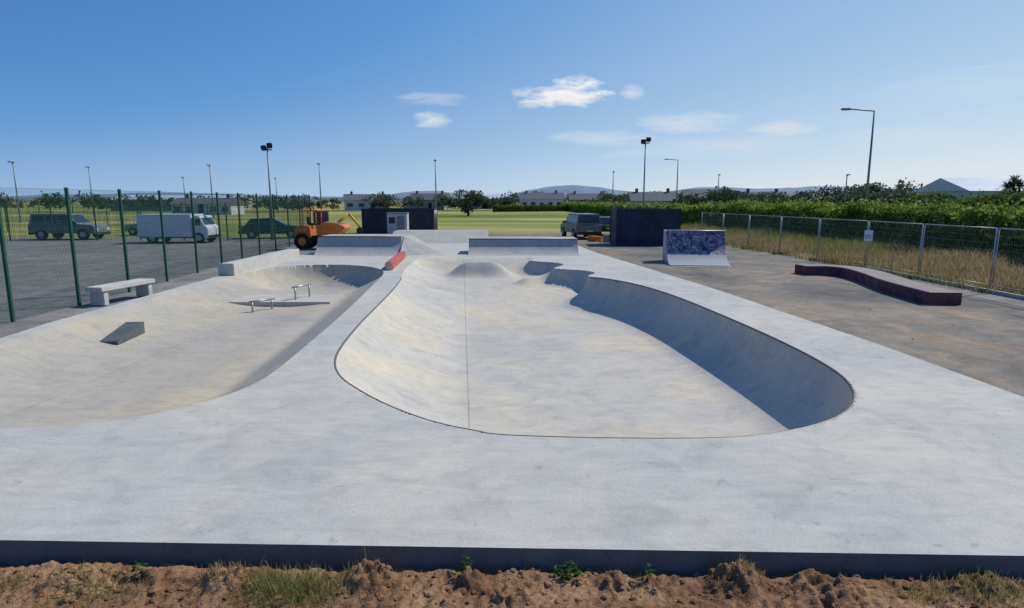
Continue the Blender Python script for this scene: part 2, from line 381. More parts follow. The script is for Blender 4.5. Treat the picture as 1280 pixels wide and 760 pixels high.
def blades(name,pts,mat,w=.006):
    V=[];F=[]
    for (x,y,z,h) in pts:
        a=random.uniform(0,6.28); lean=random.uniform(.1,.6)*h; dx,dy=math.cos(a)*lean,math.sin(a)*lean
        b=random.uniform(0,6.28); wx,wy=math.cos(b)*w,math.sin(b)*w; k=len(V)
        V+=[(x-wx,y-wy,z),(x+wx,y+wy,z),(x+dx*.4+wx*.7,y+dy*.4+wy*.7,z+h*.6),(x+dx*.4-wx*.7,y+dy*.4-wy*.7,z+h*.6),(x+dx,y+dy,z+h*.95)]
        F+=[(k,k+1,k+2,k+3),(k+3,k+2,k+4)]
    return mesh_obj(name,V,F,mat)
def tuft(cx,cy,r,n,h):
    out=[]
    for _ in range(n):
        x=random.gauss(cx,r*.5); y=random.gauss(cy,r*.3); y=min(y,4.33-.028*x)
        out.append((x,y,soilz(x,y)-.01,h*random.uniform(.4,1.1)))
    return out
P=tuft(-1.52,4.0,.36,1000,.14)+tuft(-1.75,4.1,.16,260,.12)+tuft(3.35,4.0,.38,500,.09)+tuft(-2.95,4.0,.35,380,.09)+tuft(.9,4.1,.25,130,.06)+tuft(2.9,4.02,.2,160,.07)+tuft(-3.6,4.1,.2,160,.07)
for _ in range(320):
    x=random.uniform(-4.5,4.5); y=random.uniform(3.7,4.28); P+=[(x,y,soilz(x,y)-.01,random.uniform(.03,.08))]
blades('grass_tufts',P,M_mixg,.0028)
blades('dry_grass_tufts',tuft(-2.1,4.15,.25,300,.09)+tuft(-.9,4.1,.2,140,.07)+tuft(1.7,4.15,.2,160,.08)+tuft(-1.4,4.05,.3,200,.10),M_dry,.003)
V_=[];F_=[]
for cx,cy,n,r in ((.42,4.22,110,.11),(1.0,4.2,24,.05),(-2.75,4.2,30,.07),(-.35,4.22,24,.06)):
    for _ in range(n):
        a=random.uniform(0,6.28); d=random.uniform(0,r); x=cx+math.cos(a)*d; y=cy+math.sin(a)*d*.7; z=soilz(x,y)+random.uniform(.01,.14)*(1-d/r*.5)
        s=random.uniform(.009,.018); t=Vector((random.gauss(0,1),random.gauss(0,1),random.gauss(0,.5))).normalized(); u=t.cross(Vector((random.gauss(0,.4),random.gauss(0,.4),1))).normalized()
        k=len(V_); c=Vector((x,y,z)); V_+=[c-t*s*1.5,c+u*s*.7,c+t*s*1.5,c-u*s*.7]; F_.append((k,k+1,k+2,k+3))
mesh_obj('weed_plant',V_,F_,leafmat('weed_leaf',[(.03,.07,.015),(.06,.13,.03),(.1,.19,.05)]))
def rocks(name,pts,mat):
    V=[];F=[]
    for (x,y,z,r) in pts:
        bm=bmesh.new(); bmesh.ops.create_icosphere(bm,subdivisions=2,radius=r); k=len(V); s=random.random()*50
        for v in bm.verts:
            v.co*=1+.5*noise.noise(v.co*(1.3/r)+Vector((s,0,0)))
            V.append((v.co.x+x,v.co.y+y,v.co.z*.65+z))
        for f in bm.faces: F.append([k+v.index for v in f.verts])
        bm.free()
    return mesh_obj(name,V,F,mat)
pp=[]
for _ in range(600):
    x=random.uniform(-4.6,4.6); y=random.uniform(3.6,4.3); pp.append((x,y,soilz(x,y)+.004,random.choice([.006,.008,.012,.016,.024,.03])))
rocks('soil_clods',pp,M_soil)
rocks('rubble',[(random.gauss(9.6,.25),random.gauss(10.9,.2),-.13,random.uniform(.03,.09)) for _ in range(12)]+[(random.uniform(7.5,13.5),random.uniform(9,30),-.14,random.uniform(.012,.03)) for _ in range(50)],simple('rubble_stone',(.35,.3,.25),.9,0,.3,4))

# ------------------------------------------------------------ verge grass + hedges
P=[]
while len(P)<36000:
    y=14+46*random.random()**1.4; x=random.uniform(14.4 if y<25 else 13.8-.02*(y-25),21.5)
    d=noise.noise(Vector((x*.5,y*.35,4)))
    if d>-.25+random.uniform(-.1,.3): P.append((x,y,-.19,random.uniform(.2,.65)*(1+.8*d)))
dry=[];grn=[]
for p in P:
    if noise.noise(Vector((p[0]*.25,p[1]*.12,7)))+(.45 if p[1]<29 else -.08)>random.uniform(-.15,.15): dry.append(p)
    else: grn.append(p)
for _ in range(1500):
    y=random.uniform(12,42); x=(14.15 if y<25 else 14.15-.1*(y-25))+random.gauss(0,.12); 
    if noise.noise(Vector((y*.6,2,2)))>-.1: grn.append((x,y,-.16,random.uniform(.1,.4)))
for _ in range(900):
    y=random.uniform(8,40); x=float(xR(y))+abs(random.gauss(0,.06))+.01
    if noise.noise(Vector((y*1.1,5,2)))>.08: grn.append((x,y,-.16,random.uniform(.03,.12)))
blades('dry_verge_grass',dry,M_dry,.014); blades('verge_grass',grn,M_ggreen,.012)

def leaf_quads(pts,s0,s1):
    V=[];F=[]
    for c in pts:
        s=random.uniform(s0,s1); t=Vector((random.gauss(0,1),random.gauss(0,1),random.gauss(0,1))).normalized()
        u=t.cross(Vector((random.gauss(0,1),random.gauss(0,1),random.gauss(0,1)))).normalized(); c=Vector(c); k=len(V)
        V+=[c-t*s,c+u*s*.6,c+t*s,c-u*s*.6]; F.append((k,k+1,k+2,k+3))
    return V,F
def hedge(name,a,b,w,h,n,mat,ls=(.07,.16),seed=0,pw=1.6):
    a=Vector((a[0],a[1],0)); b=Vector((b[0],b[1],0)); d=b-a; L=d.length; d/=L; nrm=Vector((-d.y,d.x,0))
    e=empty(name,(0,0,0)); pts=[]
    def off(s,kk): return noise.noise(Vector((s*.35,kk,seed)))*.5+noise.noise(Vector((s*1.3,kk,seed+5)))*.28
    for _ in range(n):
        s=L*random.random()**pw; q=random.random()
        hh=h+off(s,0)
        if q<.5: z=random.uniform(0,hh); side=w/2*(1-.35*(z/hh)**2)+off(s,z)*.8+random.gauss(0,.08)
        elif q<.6: side=-w/2+random.gauss(0,.1); z=random.uniform(0,hh)
        else: side=random.uniform(-w/2,w/2); z=hh+random.gauss(0,.10)-abs(side)/w*.3
        if random.random()<.04: z+=random.uniform(.1,.5)
        p=a+d*s+nrm*side; pts.append((p.x,p.y,z-.2))
    V,F=leaf_quads(pts,*ls); mesh_obj('foliage',V,F,mat,e)
    V=[];F=[];K=int(L/2)
    for i in range(K+1):
        s=L*i/K; hh=h+off(s,0)-.22
        for sd,z in ((-w/2+.12,0),(-w/2+.3,hh*.93),(w/2-.5,hh*.93),(w/2-.25,0)):
            p=a+d*s+nrm*sd; V.append((p.x,p.y,z-.2))
        if i: 
            k=4*i
            for j in range(3): F.append((k-4+j,k-3+j,k+1+j,k+j))
    F.append((0,1,2,3)); F.append((4*K,4*K+1,4*K+2,4*K+3)); mesh_obj('core',V,F,M_core,e)
hedge('hedge',(23.5,24),(20.5,62),2.2,2.35,34000,M_hedge,(.06,.13),1,1.4)
hedge('hedge',(20.6,62.5),(14.5,175),2.4,1.95,26000,M_hedge,(.12,.26),5)
hedge('hedge',(26.5,22),(24.5,38),2.2,2.9,12000,M_hedge2,(.06,.14),9)
hedge('hedge',(-4,150),(14,158),2,1.3,4000,M_hedge2,(.2,.4),12)

# ------------------------------------------------------------ green mesh fence (left)
fpts=[(-11.3,4.0),(-11.3,6.5),(-11.32,9.0),(-11.36,11.5),(-11.4,14.0),(-11.42,16.25),(-11.55,18.65),(-11.8,21.2),(-12.05,23.8),(-12.3,26.4),(-12.55,29),(-12.8,31.7),(-13.0,34.4),(-13.2,37.1),(-13.4,39.8),(-13.6,42.5)]
def boxwire(V,F,a,b,r):
    a=Vector(a); b=Vector(b); d=(b-a).normalized(); up=Vector((0,0,1)) if abs(d.z)<.9 else Vector((1,0,0))
    u=d.cross(up).normalized()*r; v=d.cross(u).normalized()*r; k=len(V)
    for p in (a,b): V.extend([p+u+v,p-u+v,p-u-v,p+u-v])
    for i in range(4): F.append((k+i,k+(i+1)%4,k+4+(i+1)%4,k+4+i))
def mesh_fence(name,pts,h,mw=.05,mh=.2,wr=.0022,pr=.032,mat=M_wire,pmat=M_green,z0=-.15):
    e=empty(name,(0,0,0)); V=[];F=[]
    for i,p in enumerate(pts):
        box('post',(p[0],p[1],z0+h/2),(pr*2,pr*2,h),pmat,e)
        box('post_cap',(p[0],p[1],z0+h+.01),(pr*2.3,pr*2.3,.016),pmat,e)
        if i:
            q=pts[i-1]; d=Vector((p[0]-q[0],p[1]-q[1],0)); L=d.length; o=Vector((q[0],q[1],z0))
            n=int(L/mw)
            for k in range(1,n): 
                c=o+d*(k/n); boxwire(V,F,c+Vector((0,0,.05)),c+Vector((0,0,h-.03)),wr)
            for k in range(int(h/mh)+1):
                z=.05+(h-.08)*k/int(h/mh); boxwire(V,F,o+Vector((0,0,z)),o+d+Vector((0,0,z)),wr*1.3)
    mesh_obj('mesh_panel',V,F,mat,e)
mesh_fence('green_mesh_fence',fpts,3.05)
mesh_fence('green_mesh_fence',[(-13.6-3*i,43.2) for i in range(0,14)],2.6,.1,.3,.0035)
mesh_fence('green_mesh_fence',[(-60+3*i,56) for i in range(0,12)],2.4,.12,.3,.005)
# ------------------------------------------------------------ site fence (right)
hp=[(14.5,8.5),(14.45,12),(14.4,15.5),(14.4,18.6),(14.35,21.9),(14.3,25.2),(14.0,28.6),(13.7,32),(13.4,35.5),(13.1,39),(12.8,42.5)]
e=empty('site_fence',(0,0,0)); Vw=[];Fw=[]
M_foot=simple('foot_rubber',(.10,.10,.10),.9)
for i in range(len(hp)-1):
    a=Vector((*hp[i],-.05)); b=Vector((*hp[i+1],-.05)); d=(b-a).normalized(); a2=a+d*.05; b2=b-d*.05; H=1.82
    for p in (a2,b2): tube('upright',p,p+Vector((0,0,H)),.019,M_steel,e,seg=8)
    tube('top_rail',a2+Vector((0,0,H)),b2+Vector((0,0,H)),.018,M_steel,e,seg=8)
    tube('bottom_rail',a2+Vector((0,0,.12)),b2+Vector((0,0,.12)),.016,M_steel,e,seg=8)
    box('foot_block',(a.x,a.y,-.10),(.62,.22,.13),M_foot,e,bev=.02)
    L=(b2-a2).length; n=int(L/.09)
    for k in range(1,n):
        c=a2+(b2-a2)*(k/n); boxwire(Vw,Fw,c+Vector((0,0,.12)),c+Vector((0,0,H)),.0013)
    for k in range(1,8): boxwire(Vw,Fw,a2+Vector((0,0,.12+k*.21)),b2+Vector((0,0,.12+k*.21)),.0013)
mesh_obj('mesh_infill',Vw,Fw,M_steel,e)
e=empty('site_sign',(14.22,25.0,1.2)); box('board',(0,0,0),(.03,.30,.42),M_white,e,bev=.005); box('panel',(-.018,0,-.04),(.004,.22,.18),simple('sign_print',(.45,.45,.5),.5),e)
e.rotation_euler[2]=.75

# ------------------------------------------------------------ right side features
M_maroon=simple('maroon_paint',(.13,.045,.055),.7,0,.5,2.5)
M_obsR=concrete('worn_concrete',(.30,.25,.215)); M_lilac=simple('lilac_paint',(.30,.22,.30),.6)
def ledge(name,path,w,h,z):
    e=empty(name,(0,0,0)); P=[Vector((x,y,0)) for x,y in path]; V=[];F=[];fm=[]
    for i,p in enumerate(P):
        d=(P[min(i+1,len(P)-1)]-P[max(i-1,0)]).normalized(); n=Vector((d.y,-d.x,0))
        for q,zz in ((p,z-.05),(p,z+h),(p+n*w,z+h),(p+n*w,z-.05)): V.append((q.x,q.y,zz))
        if i:
            k=4*i
            for j in range(3): F.append((k-4+j,k-3+j,k+1+j,k+j)); fm.append(0 if j!=1 else 1)
    F.append((3,2,1,0)); fm.append(0); k=4*(len(P)-1); F.append((k,k+1,k+2,k+3)); fm.append(0)
    mesh_obj('body',V,F,[M_maroon,M_obsR],e,fm=fm)
    curve_tube('edge_angle',[(p.x,p.y,z+h) for p in P],.022,M_lilac,e)
path=catmull([(10.9,22.9),(11.5,22.9),(11.9,22.3),(11.75,20.9),(11.35,19.2),(11.15,17.8),(11.0,16.1)],5,False)
path=[tuple(p) for p in path][::-1]
ledge('painted_ledge',path,.85,.34,-.15)
m,nt,b=new_mat('graffiti'); tc=N(nt,'ShaderNodeTexCoord').outputs['Object']
v=noise_node(nt,mapping(nt,tc,(1.3,.6,1.8)),1.2,1,.5,1.8); v2=noise_node(nt,mapping(nt,tc,(2.2,1,2.6)),1.0,1,.5,2.2)
c=ramp(nt,v,[(.30,(.05,.04,.07)),(.40,(.16,.12,.22)),(.46,(.36,.35,.38)),(.52,(.11,.08,.15)),(.60,(.23,.19,.29)),(.68,(.42,.40,.44))])
c=mix(nt,c,(.05,.04,.06),ramp(nt,v2,[(.455,(0,0,0)),(.475,(1,1,1)),(.52,(1,1,1)),(.54,(0,0,0))]))
sx=N(nt,'ShaderNodeSeparateXYZ'); nt.links.new(tc,sx.inputs[0])
lo=math_(nt,'GREATER_THAN',math_(nt,'ADD',sx.outputs[2],math_(nt,'MULTIPLY',v2,.4)),.62)
c=mix(nt,(.30,.31,.31),c,lo)
nt.links.new(c,b.inputs['Base Color']); b.inputs['Roughness'].default_value=.6
M_graf=m
e=empty('graffiti_ramp',(7.9,26.1,-.15),-.12)
P=qprof(1.6,1.35,1.0); top=[p for p in P[:15]]
V=[];F=[]
for x in (-1.25,1.25):
    for y,z in top: V.append((x,y,z+.04))
nn=len(top); F=[(i,i+nn,i+nn+1,i+1) for i in range(nn-1)]
mesh_obj('riding_surface',V,F,M_graf,e,smooth=True)
M_ply=simple('painted_ply',(.45,.45,.47),.6,0,.3,3)
for s in (-1.25,1.22):
    extrude_profile('side_panel',[(y,z) for y,z in top]+[(2.6,1.35),(2.6,0),(0,0)],s,s+.03,M_ply,e)
box('platform',(0,2.12,1.37),(2.5,1.0,.06),M_ply,e)
box('back_board',(0,2.63,.68),(2.5,.03,1.36),M_dark,e)
tube('coping',(-1.27,1.6,1.41),(1.27,1.6,1.41),.03,M_steel,e)
box('kick_plate',(0,-.18,.012),(2.5,.5,.012),M_steel,e)

def container(name,loc,rot,L,W,H,mat,door=True):
    e=empty(name,loc,rot)
    box('shell',(0,0,H/2),(L-.06,W-.06,H-.06),mat,e)
    for sx_ in (-1,1):
        for sy_ in (-1,1): box('corner_post',(sx_*(L/2-.06),sy_*(W/2-.06),H/2),(.14,.14,H),mat,e,bev=.01)
    for z in (.06,H-.05):
        for sy_ in (-1,1): box('rail',(0,sy_*(W/2-.04),z),(L-.28,.1,.12),mat,e)
        for sx_ in (-1,1): box('end_rail',(sx_*(L/2-.04),0,z),(.1,W-.28,.12),mat,e)
    V=[];F=[]
    n=int(L/.28)
    for sgn in (-1,1):
        k0=len(V); y0=sgn*(W/2-.028); 
        pr=[]
        for i in range(n):
            x=-L/2+.15+(L-.3)*i/n; st=(L-.3)/n
            for t,o in ((0,0),(.2,1),(.5,1),(.7,0)): pr.append((x+t*st,y0+sgn*(.03 if o else 0)))
        for (x,y) in pr: V+=[(x,y,.13),(x,y,H-.12)]
        for i in range(len(pr)-1): k=k0+2*i; F.append((k,k+2,k+3,k+1))
    mesh_obj('corrugation',V,F,mat,e)
    for k in (-.6,-.2,.2,.6): tube('lock_bar',(L/2-.0,k*W/2,.15),(L/2,k*W/2,H-.15),.02,M_steel,e,seg=6)
    return e
container('storage_container',(8.25,39.2,-.15),.0,3.9,2.4,2.2,M_navy)
container('storage_container',(-9.5,53.6,-.15),0,6.0,2.4,2.05,M_black)
e=empty('site_office_cabin',(-9.2,50.8,-.15)); box('wall_panel',(0,0,.85),(1.6,1.0,1.7),simple('cabin_white',(.50,.49,.47),.5),e,bev=.02); box('door',(.3,-.505,.8),(.6,.02,1.4),M_grey,e); box('roof',(0,0,1.73),(1.7,1.1,.06),M_grey,e); box('window',(-.4,-.505,1.15),(.5,.02,.5),M_glass,e)
e=empty('site_materials',(6.6,41.5,-.15))
for i,(x,y,sx_,h,mt) in enumerate(((0,0,1.1,.5,M_steel),(1.3,.6,.8,.8,M_dark),(-1.0,.8,.6,.35,M_orange),(.5,-.9,1.3,.2,M_bark))):
    box('pallet_%d'%i,(x,y,h/2),(sx_,.8,h),mt,e,bev=.03,rot=(0,0,.3*i))

# ------------------------------------------------------------ vehicles
M_plate=simple('plate',(.6,.5,.1),.5)
def wheel(e,x,y,r,w=.2):
    tube('wheel',(x,y-w/2,r),(x,y+w/2,r),r,M_tyre,e,seg=20)
    s=1 if y>0 else -1
    tube('hub',(x,y+s*w*.5,r),(x,y+s*(w*.5+.012),r),r*.55,M_steel,e,seg=12)
def vehicle(name,loc,rot,mat,kind='car'):
    e=empty(name,loc,rot)
    if kind=='car':
        L,W=4.3,1.75; lower=[(-2.15,.35),(-2.12,.75),(-1.9,.92),(-1.1,.97),(1.0,.95),(1.95,.82),(2.13,.62),(2.15,.32)]
        cab=[(-1.75,.93),(-1.35,1.42),(.15,1.46),(1.05,.95)]; wr=.32; ax=(-1.32,1.35)
    elif kind=='suv':
        L,W=4.5,1.85; lower=[(-2.25,.45),(-2.25,1.05),(-2.1,1.1),(1.1,1.1),(2.1,1.02),(2.25,.85),(2.25,.42)]
        cab=[(-2.15,1.08),(-2.05,1.78),(.35,1.8),(1.1,1.09)]; wr=.38; ax=(-1.4,1.42)
    extrude_profile('body',lower,-W/2,W/2,mat,e,axis='y',bev=.05)
    n=len(cab); V=[]
    for s in (-1,1):
        for i,(x,z) in enumerate(cab): V.append((x,s*(W/2-.04 if i in(0,n-1) else W/2-.16),z))
    F=[(i,(i+1)%n,n+(i+1)%n,n+i) for i in range(n)]+[tuple(range(n))[::-1],tuple(range(n,2*n))]
    o=mesh_obj('cabin',V,F,mat,e); bm=bmesh.new(); bm.from_mesh(o.data); bmesh.ops.recalc_face_normals(bm,faces=bm.faces); bm.to_mesh(o.data); bm.free()
    (x0,z0),(x1,z1),(x2,z2),(x3,z3)=cab
    def sidewin(u0,u1):
        for s in (-1,1):
            q=[]
            for (u,v) in ((u0,.15),(u1,.15),(u1,.85),(u0,.85)):
                xa=x0+(x3-x0)*u; xb=x1+(x2-x1)*u; x=xa+(xb-xa)*v; z=z0+(z1-z0)*v; y=s*((W/2-.04)-.12*v+.006); q.append((x,y,z))
            mesh_obj('side_window',q,[(0,1,2,3)],M_glass,e)
    sidewin(.06,.34); sidewin(.38,.64); sidewin(.68,.93)
    for (xa,za,xb,zb,o) in ((x3,z3,x2,z2,.008),(x0,z0,x1,z1,-.008)):
        q=[(xa+(xb-xa)*v+o,s*(W/2-.14-.1*v),za+(zb-za)*v+.004) for v,s in ((.12,-1),(.12,1),(.88,1),(.88,-1))]
        mesh_obj('windscreen',q,[(0,1,2,3)],M_glass,e)
    for x in ax:
        for s in (-1,1): wheel(e,x,s*(W/2-.08),wr)
    for s in (-1,1):
        box('headlight',(L/2-.02,s*(W/2-.25),.72),(.06,.3,.14),M_white,e,bev=.01)
        box('tail_light',(-L/2+.01,s*(W/2-.15),.85),(.06,.16,.22),M_lightred,e,bev=.01)
        box('mirror',(x3-.25,s*(W/2+.08),z3+.08),(.1,.18,.14),M_dark,e,bev=.01)
    box('front_bumper',(L/2,0,.42),(.12,W-.1,.18),M_dark,e,bev=.02); box('rear_bumper',(-L/2,0,.45),(.12,W-.1,.18),M_dark,e,bev=.02)
    box('number_plate',(-L/2-.065,0,.62),(.01,.5,.11),M_plate,e)
    return e
G=-.15
M_silver=simple('silver_paint',(.30,.32,.33),.35,.3,.05); M_dkgreen=simple('dark_green_paint',(.03,.05,.045),.35); M_carwhite=simple('car_white',(.6,.61,.61),.35,0,.05)
M_jeep=simple('grey_green_paint',(.16,.18,.17),.4)
vehicle('parked_suv',(-31.4,44.6,G),.05,M_jeep,'suv')
vehicle('parked_car',(-29,51,G-.05),3.3,M_silver)
vehicle('parked_car',(-17.6,46.0,G),.3,M_dkgreen)
vehicle('parked_suv',(5.0,46.0,G),1.75,M_jeep,'suv')
vehicle('parked_car',(7.6,50.0,G),1.5,M_dkgreen)
e=empty('white_box_truck',(-22,41.3,G),.04)
box('cargo_box',(-.35,0,1.12),(3.4,2.0,1.45),M_carwhite,e,bev=.03); box('chassis',(0,0,.36),(4.3,.9,.14),M_dark,e)
extrude_profile('cab',[(1.42,.3),(1.42,1.75),(1.85,1.75),(2.15,1.15),(2.35,.95),(2.35,.3)],-.92,.92,M_carwhite,e,axis='y',bev=.04)
for s in (-1,1):
    box('door_window',(1.72,s*.925,1.35),(.38,.01,.42),M_glass,e)
    for x in (-1.2,1.75): wheel(e,x,s*.85,.34)
mesh_obj('windscreen',[(1.87,-.8,1.7),(1.87,.8,1.7),(2.16,.8,1.18),(2.16,-.8,1.18)],[(0,1,2,3)],M_glass,e)
box('rear_door',(-2.06,0,1.1),(.02,1.8,1.3),M_silver,e)
box('bumper',(2.4,0,.42),(.1,1.8,.18),M_dark,e,bev=.02)

e=empty('site_dumper',(-10.9,35.8,G),.0)
box('chassis',(0,0,.62),(2.4,.8,.28),M_dark,e,bev=.03)
extrude_profile('engine_cover',[(-1.3,.6),(-1.35,1.15),(-1.15,1.3),(-.45,1.3),(-.4,.6)],-.55,.55,M_orange,e,axis='y',bev=.04)
extrude_profile('skip_bucket',[(.15,.75),(.05,1.35),(.3,1.5),(1.45,1.35),(1.6,1.2),(1.0,.72)],-.75,.75,M_orange,e,axis='y',bev=.04)
box('bucket_inside',(.75,0,1.43),(.9,1.2,.1),M_soil,e,rot=(0,.12,0))
box('seat',(-.45,0,1.4),(.4,.45,.12),M_dark,e,bev=.03); box('seat_back',(-.66,0,1.62),(.1,.45,.4),M_dark,e,bev=.03)
for s in (-.5,.5):
    tube('rollbar_post',(-.85,s,1.2),(-.85,s,2.15),.035,M_orange,e); tube('canopy_post',(-.1,s,1.2),(-.1,s,2.15),.03,M_orange,e)
box('canopy',(-.47,0,2.17),(1.0,1.15,.06),M_orange,e,bev=.02); tube('steering_column',(-.1,0,1.2),(-.2,0,1.6),.02,M_dark,e)
tube('beacon',(-.5,0,2.2),(-.5,0,2.33),.06,M_red,e)
for x in (-.85,.95):
    for s in (-1,1):
        tube('tyre',(x,s*.62-.15,.46),(x,s*.62+.15,.46),.46,M_tyre,e,seg=22); tube('rim',(x,s*.62-.17,.46),(x,s*.62+.17,.46),.22,M_orange,e,seg=14)
e=empty('mini_digger',(-12.3,41.0,G),.3)
box('track',(0,.65,.25),(1.9,.32,.5),M_tyre,e,bev=.15); box('track',(0,-.65,.25),(1.9,.32,.5),M_tyre,e,bev=.15)
M_yel=simple('yellow_paint',(.6,.30,.04),.5)
box('house',(-.2,0,.85),(1.4,1.3,.55),M_yel,e,bev=.08); box('cab',(-.1,.25,1.55),(.9,.75,.95),M_glass,e,bev=.05); box('cab_roof',(-.1,.25,2.06),(1.0,.85,.08),M_yel,e,bev=.02)
tube('boom',(.5,-.3,.9),(1.6,-.3,1.9),.11,M_yel,e,.08); tube('dipper',(1.6,-.3,1.9),(2.3,-.3,1.0),.09,M_yel,e,.06); box('bucket',(2.3,-.3,.75),(.45,.5,.45),M_dark,e,bev=.08)

# ------------------------------------------------------------ lamps
def streetlamp(name,x,y,H,arm,r=.07,dirx=-1,lowered=-.2):
    e=empty(name,(x,y,lowered)); tube('base',(0,0,0),(0,0,1.2),r*1.5,M_grey,e,r*1.45); tube('pole',(0,0,1.2),(0,0,H),r,M_grey,e,r*.65)
    tube('arm',(0,0,H-.02),(dirx*arm,0,H+.12),r*.55,M_grey,e,r*.45)
    box('lantern',(dirx*(arm+.3),0,H+.12),(.75,.28,.14),M_grey,e,bev=.04); box('lens',(dirx*(arm+.32),0,H+.04),(.5,.2,.03),M_white,e)
def floodlight(name,x,y,H,r=.07):
    e=empty(name,(x,y,-.15)); tube('pole',(0,0,0),(0,0,H),r,M_grey,e,r*.7); box('crossbar',(0,0,H+.02),(.6,.08,.08),M_grey,e)
    for s in (-.2,.2): box('flood_head',(s,-.12,H+.2+s*.4),(.36,.22,.34),M_dark,e,bev=.04,rot=(.5,0,s*1.2))
    tube('bracket',(0,0,H),(0,0,H+.3),.03,M_grey,e)
floodlight('floodlight',-16.6,43.5,6.1); floodlight('floodlight',10.4,50,7.1)
streetlamp('street_lamp',28.0,50,9.6,1.9,.10); streetlamp('street_lamp',28.6,110,9.6,1.7,.12)
def column(x,y,H):
    e=empty('street_lamp',(x,y,-.2)); tube('pole',(0,0,0),(0,0,H),.10,M_grey,e,.07); box('lantern',(0,-.3,H),(.35,.8,.14),M_grey,e,bev=.04)
    tube('bracket',(0,0,H-.3),(0,-.3,H),.05,M_grey,e)
for x,y,H in ((-10.8,90,8.3),(-28.7,95,8.1),(-45,95,7.9),(-62.5,80,7.5),(-73,110,8.4),(17.5,110,7.6),(-52,140,7.5),(50,95,6.5),(39,120,7.5),(-62,120,7)): column(x,y,H)

# ------------------------------------------------------------ buildings
walls=[simple('render_cream',(.34,.33,.30),.85,0,.08,1),simple('render_grey',(.24,.25,.26),.85,0,.08,1),simple('brick_brown',(.18,.13,.11),.9,0,.15,2),simple('render_white',(.50,.51,.52),.85,0,.06,1)]
M_slate=simple('slate_roof',(.10,.105,.12),.8,0,.2,2); M_clad=simple('metal_roof_pale',(.45,.49,.53),.5,.0,.08,1); M_cladw=simple('cladding_pale',(.38,.46,.48),.6,0,.08,1)
def building(name,x,y,w,d,h,rh,wall,roof,rot=0,win=5,storeys=1,chim=False):
    e=empty(name,(x,y,-.3),rot); box('walls',(0,0,h/2),(w,d,h),wall,e)
    o=.35
    V=[(-w/2-o,-d/2-o,h),(w/2+o,-d/2-o,h),(w/2+o,d/2+o,h),(-w/2-o,d/2+o,h),(-w/2-o,0,h+rh),(w/2+o,0,h+rh)]; F=[(0,1,5,4),(2,3,4,5),(0,4,3),(1,2,5),(3,2,1,0)]
    V=[(a,b_,c+.01) for a,b_,c in V]; mesh_obj('roof',V,F,roof,e)
    for i in range(win):
        xx=-w/2+w*(i+.5)/win; z=h*.55
        if i==win//2: box('door',(xx,-d/2-.01,1.05),(1.0,.08,2.1),M_dark,e)
        else: box('window',(xx,-d/2-.01,z),(min(1.5,w/win*.5),.06,1.0),M_glass,e); box('sill',(xx,-d/2-.06,z-.55),(min(1.6,w/win*.55),.14,.07),M_white,e)
    if chim: 
        for s in (-1,1): box('chimney',(s*w*.35,0,h+rh+.1),(.6,.6,1.3),walls[2],e)
    return e
for i in range(8):
    building('house',28+i*14.5+random.uniform(-3,3),140+random.uniform(-8,14)+i*1.5,9.5,8,2.7+random.random()*.8,1.9,random.choice(walls),M_slate,random.uniform(-.4,.4),4,1,i%2==0)
building('industrial_unit',64,84,13,14,4.0,1.8,M_cladw,M_clad,-.15,5)
building('warehouse',-88,170,30,16,3.0,1.2,walls[0],M_clad,.1,9)
building('bungalow',-60,125,11,8,2.1,1.2,walls[3],M_slate,.1,5,1,True)
building('house',-40,175,12,8,2.8,1.7,walls[3],M_slate,.2,4,1,True); building('house',-24,185,11,8,3.0,1.8,walls[0],M_slate,-.2,4,1,True)
building('warehouse',-9,205,14,12,3.4,1.4,walls[3],M_clad,.1,5)
building('house',9,195,13,8,3.2,1.9,walls[3],M_slate,0,5,1,True)
building('house',24,200,12,8,3.0,1.9,walls[1],M_slate,0,5,1,True)
# ------------------------------------------------------------ trees
def crown_pts(x,y,z,rx,rz,n):
    out=[]; subs=[(random.gauss(0,.5)*rx,random.gauss(0,.5)*rx,random.uniform(-.5,.7)*rz,random.uniform(.3,.6)) for _ in range(9)]
    for _ in range(n):
        s=random.choice(subs); v=Vector((random.gauss(0,1),random.gauss(0,1),random.gauss(0,1))).normalized()*(random.random()**.4)
        out.append((x+s[0]+v.x*rx*s[3],y+s[1]+v.y*rx*s[3],z+s[2]+v.z*rz*s[3]))
    return out
pts=[];
def mass(x0,x1,y0,y1,h0,h1,n,lv=170):
    for i in range(n):
        x=random.uniform(x0,x1); y=random.uniform(y0,y1); h=random.uniform(h0,h1); r=h*random.uniform(.45,.7)
        pts.extend(crown_pts(x,y,h*.55-.3,r,h*.42,lv))
mass(66,112,120,138,5.0,7.4,44,380); mass(34,66,126,150,3.4,5.2,26,260); mass(20,60,160,200,3.5,6,26,260)
mass(-22,0,168,180,3.0,5.2,16,260); mass(-90,-25,150,190,2.2,5.2,44,220); mass(-150,-90,140,170,3,5.5,30,220); mass(112,170,120,180,5,8,30,260); mass(-5,25,210,230,4,7,14,220)
V,F=leaf_quads(pts,.18,.42); mesh_obj('distant_trees',V,F,M_tree)
def tree(name,x,y,h,r,n=1400):
    e=empty(name,(x,y,-.2)); tube('trunk',(0,0,0),(0,0,h*.55),.22,M_bark,e,.12)
    for i in range(7):
        a=i*.9; tube('limb',(0,0,h*(.3+.03*i)),(math.cos(a)*r*.7,math.sin(a)*r*.7,h*(.55+.05*i)),.08,M_bark,e,.03,6)
    V,F=leaf_quads(crown_pts(0,0,h*.52,r,h*.46,n),.10,.24); mesh_obj('crown',V,F,M_tree,e)
tree('tree',-7.8,112,4.6,2.8,2000); tree('tree',31,92,4.6,2.8); tree('tree',35.5,95,4.3,2.6); tree('tree',74,78,6.0,3.2)
